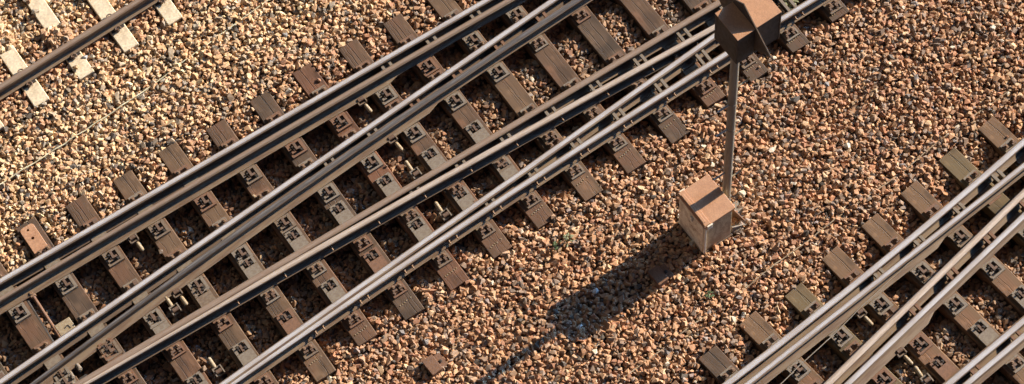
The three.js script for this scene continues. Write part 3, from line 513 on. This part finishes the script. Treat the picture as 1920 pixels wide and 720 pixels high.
// ------------------------------------------------------------------ equipment cabinet in front of the post
{
  const x0 = 7.085, x1 = 7.475, y0 = 8.845, y1 = 9.315, cx = (x0 + x1) / 2, cy = (y0 + y1) / 2, w = x1 - x0, d = y1 - y0;
  const t = thing('equipment_cabinet', 'beige metal trackside cabinet with rusty brown lid below the signal post', 'cabinet', V(cx, cy, -0.08));
  const wall = (g, m, n) => part(n, g, m, t);
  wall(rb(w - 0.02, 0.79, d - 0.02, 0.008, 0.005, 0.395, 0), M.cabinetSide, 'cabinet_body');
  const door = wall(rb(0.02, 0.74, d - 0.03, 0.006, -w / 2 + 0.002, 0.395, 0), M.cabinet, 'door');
  part('door_edge', rb(0.03, 0.76, 0.022, 0.006, -w / 2 + 0.012, 0.39, d / 2 + 0.002), M.cabinet, door);
  part('latch', merge([rb(0.016, 0.10, 0.025, 0.005, -w / 2 - 0.014, 0.66, 0.03), rb(0.02, 0.025, 0.05, 0.005, -w / 2 - 0.016, 0.70, 0.03)]), M.galv, door);
  part('rust_edge', merge([bx(0.004, 0.035, d - 0.04, -w / 2 - 0.0085, 0.045, 0), bx(0.004, 0.05, 0.10, -w / 2 - 0.0087, 0.10, 0.12), bx(0.004, 0.03, 0.07, -w / 2 - 0.0089, 0.085, -0.15)]), M.cabinetSide, door);
  part('stain_marks', merge([[0.45, 0.02], [0.42, 0.06], [0.47, 0.09], [0.50, -0.02]].map(([y, z]) => bx(0.002, 0.03, 0.03, -w / 2 - 0.0088, y, z))), M.cabinetSide, door);
  const lid = wall(rb(w + 0.03, 0.035, d + 0.03, 0.008, 0, 0.805, 0), M.lid, 'lid');
  part('lid_strip', merge([rb(0.075, 0.014, d + 0.02, 0.004, -w / 2 + 0.035, 0.8285, 0), rb(0.035, 0.012, d - 0.06, 0.004, -w / 2 + 0.022, 0.8405, 0)]), M.lid, lid);
  part('corner_tab', rb(0.07, 0.09, 0.02, 0.006, -w / 2 + 0.055, 0.775, d / 2 + 0.02), M.cabinet, lid);
  part('corner_tab', rb(0.07, 0.09, 0.02, 0.006, -w / 2 + 0.055, 0.775, -d / 2 - 0.02), M.cabinet, lid);
  wall(bx(w + 0.02, 0.06, d + 0.02, 0, 0.05, 0), M.headDark, 'plinth');
}
// ------------------------------------------------------------------ small brown boxes on the gravel
function marker(label, x, y, turn, mat) {
  const t = thing('junction_box', label, 'box', V(x, y, -0.09), turn);
  part('box_body', rb(0.13, 0.15, 0.20, 0.012, 0, 0.075, 0), mat, t); part('box_lid', rb(0.138, 0.018, 0.208, 0.006, 0, 0.156, 0), mat, t);
  const f = part('side_flange', merge([bx(0.085, 0.014, 0.17, 0.105, 0.085, -0.01), bx(0.014, 0.05, 0.17, 0.148, 0.065, -0.01)]), M.plateRust, t); spot('bolt', G.bolt, M.dark, f, 0.105, 0.09, 0);
}
marker('small sunlit brown metal box on gravel at bottom, below the lowest rail', 3.89, 9.475, 0.05, M.plateRust);
marker('small dark brown metal box in the shadow left of the cabinet', 6.51, 8.90, 0.04, M.plateRust);

// ------------------------------------------------------------------ cables
function cable(label, pts, r, mat, seed, wig) {
  const R = rng(seed), c = new THREE.CatmullRomCurve3(pts.map(([x, y, z]) => V(x, y, z))), L = c.getLength(), n = Math.ceil(L / 0.1), q = [];
  for (let i = 0; i <= n; i++) { const p = c.getPointAt(i / n); p.x += (R() - 0.5) * wig; p.z += (R() - 0.5) * wig; p.y += (R() - 0.5) * wig * 2; q.push(p); }
  const m = part(numbered('track_cable'), new THREE.TubeGeometry(new THREE.CatmullRomCurve3(q), n * 3, r, 6), mat, scene); m.userData = { label, category: 'cable' };
}
cable('thin whitish cable stretched across the pale gravel at upper left', [[-2, 14.05, -0.0], [0.2, 14.16, -0.0], [1.108, 14.186, -0.004], [1.968, 14.204, -0.014], [2.841, 14.227, -0.002], [3.3, 14.262, -0.018], [3.757, 14.304, -0.006], [4.69, 14.388, -0.016], [6.5, 14.5, -0.01]], 0.0075, M.cableWhite, 3, 0.008);
cable('thin tan cable half buried in the gravel above the right turnout', [[4.2, 8.10, -0.025], [5.417, 8.168, -0.02], [5.968, 8.191, -0.022], [6.501, 8.232, -0.014], [7.0, 8.228, -0.035], [7.549, 8.274, -0.012], [8.0, 8.289, -0.018], [8.47, 8.324, -0.012], [9.004, 8.34, -0.016], [9.465, 8.355, -0.04], [9.877, 8.399, -0.02], [10.593, 8.441, -0.035], [11.292, 8.451, -0.015], [13, 8.55, -0.02]], 0.0075, M.cableTan, 4, 0.008);
cable('thin grey wire running through the cribs under second right rail', [[5.8, 6.95, 0.05], [6.652, 7.076, 0.05], [6.87, 7.108, 0.05], [7.096, 7.15, 0.048], [7.321, 7.179, 0.05], [7.673, 7.232, 0.05], [8.099, 7.312, 0.05], [8.391, 7.358, 0.045], [8.9, 7.43, 0.04]], 0.006, M.cableGrey, 5, 0.004);

// ------------------------------------------------------------------ weeds
function weed(label, x, y, n, size, mat, seed) {
  const R = rng(seed), t = thing('weed', label, 'weed', V(x, y, -0.08)), leaves = [], stems = [];
  for (let i = 0; i < n; i++) {
    const a = R() * 6.283, l = size * (0.4 + 0.6 * R()), h = 0.04 + size * 0.8 * R(), px = Math.cos(a) * l * 0.7, pz = Math.sin(a) * l * 0.7;
    const g = new THREE.SphereGeometry(0.5, 6, 4); g.scale(0.045 * (0.5 + R()), 0.005, 0.024 * (0.5 + R())); g.rotateZ(0.5 * (R() - 0.5)); g.rotateY(-a + (R() - 0.5)); g.translate(px, h + 0.05, pz); leaves.push(g);
    const c = new THREE.LineCurve3(new THREE.Vector3(px * 0.2, 0, pz * 0.2), new THREE.Vector3(px, h + 0.05, pz)); stems.push(new THREE.TubeGeometry(c, 2, 0.0022, 4));
  }
  part('foliage', merge(leaves), mat, t); part('stem', merge(stems), M.leafDry, t);
}
weed('tiny sparse weed with dry greenish leaves on gravel left of the cabinet', 5.95, 9.83, 12, 0.09, M.leafDry, 31);
weed('tiny weed low among stones, left of its drier neighbour', 5.82, 9.86, 8, 0.07, M.leaf, 32);
weed('small green plant behind the signal head at top edge', 9.74, 10.80, 30, 0.13, M.leafDry, 33);
weed('small dark green sprig above the tan cable near bottom centre', 6.84, 8.40, 9, 0.06, M.leaf, 34);

// ------------------------------------------------------------------ render
const renderer = new THREE.WebGLRenderer({ antialias: true });
renderer.setSize(1024, 384);
renderer.shadowMap.enabled = true; renderer.shadowMap.type = THREE.PCFSoftShadowMap;
renderer.toneMapping = THREE.LinearToneMapping;
renderer.toneMappingExposure = EXPOSURE;
renderer.render(scene, camera);
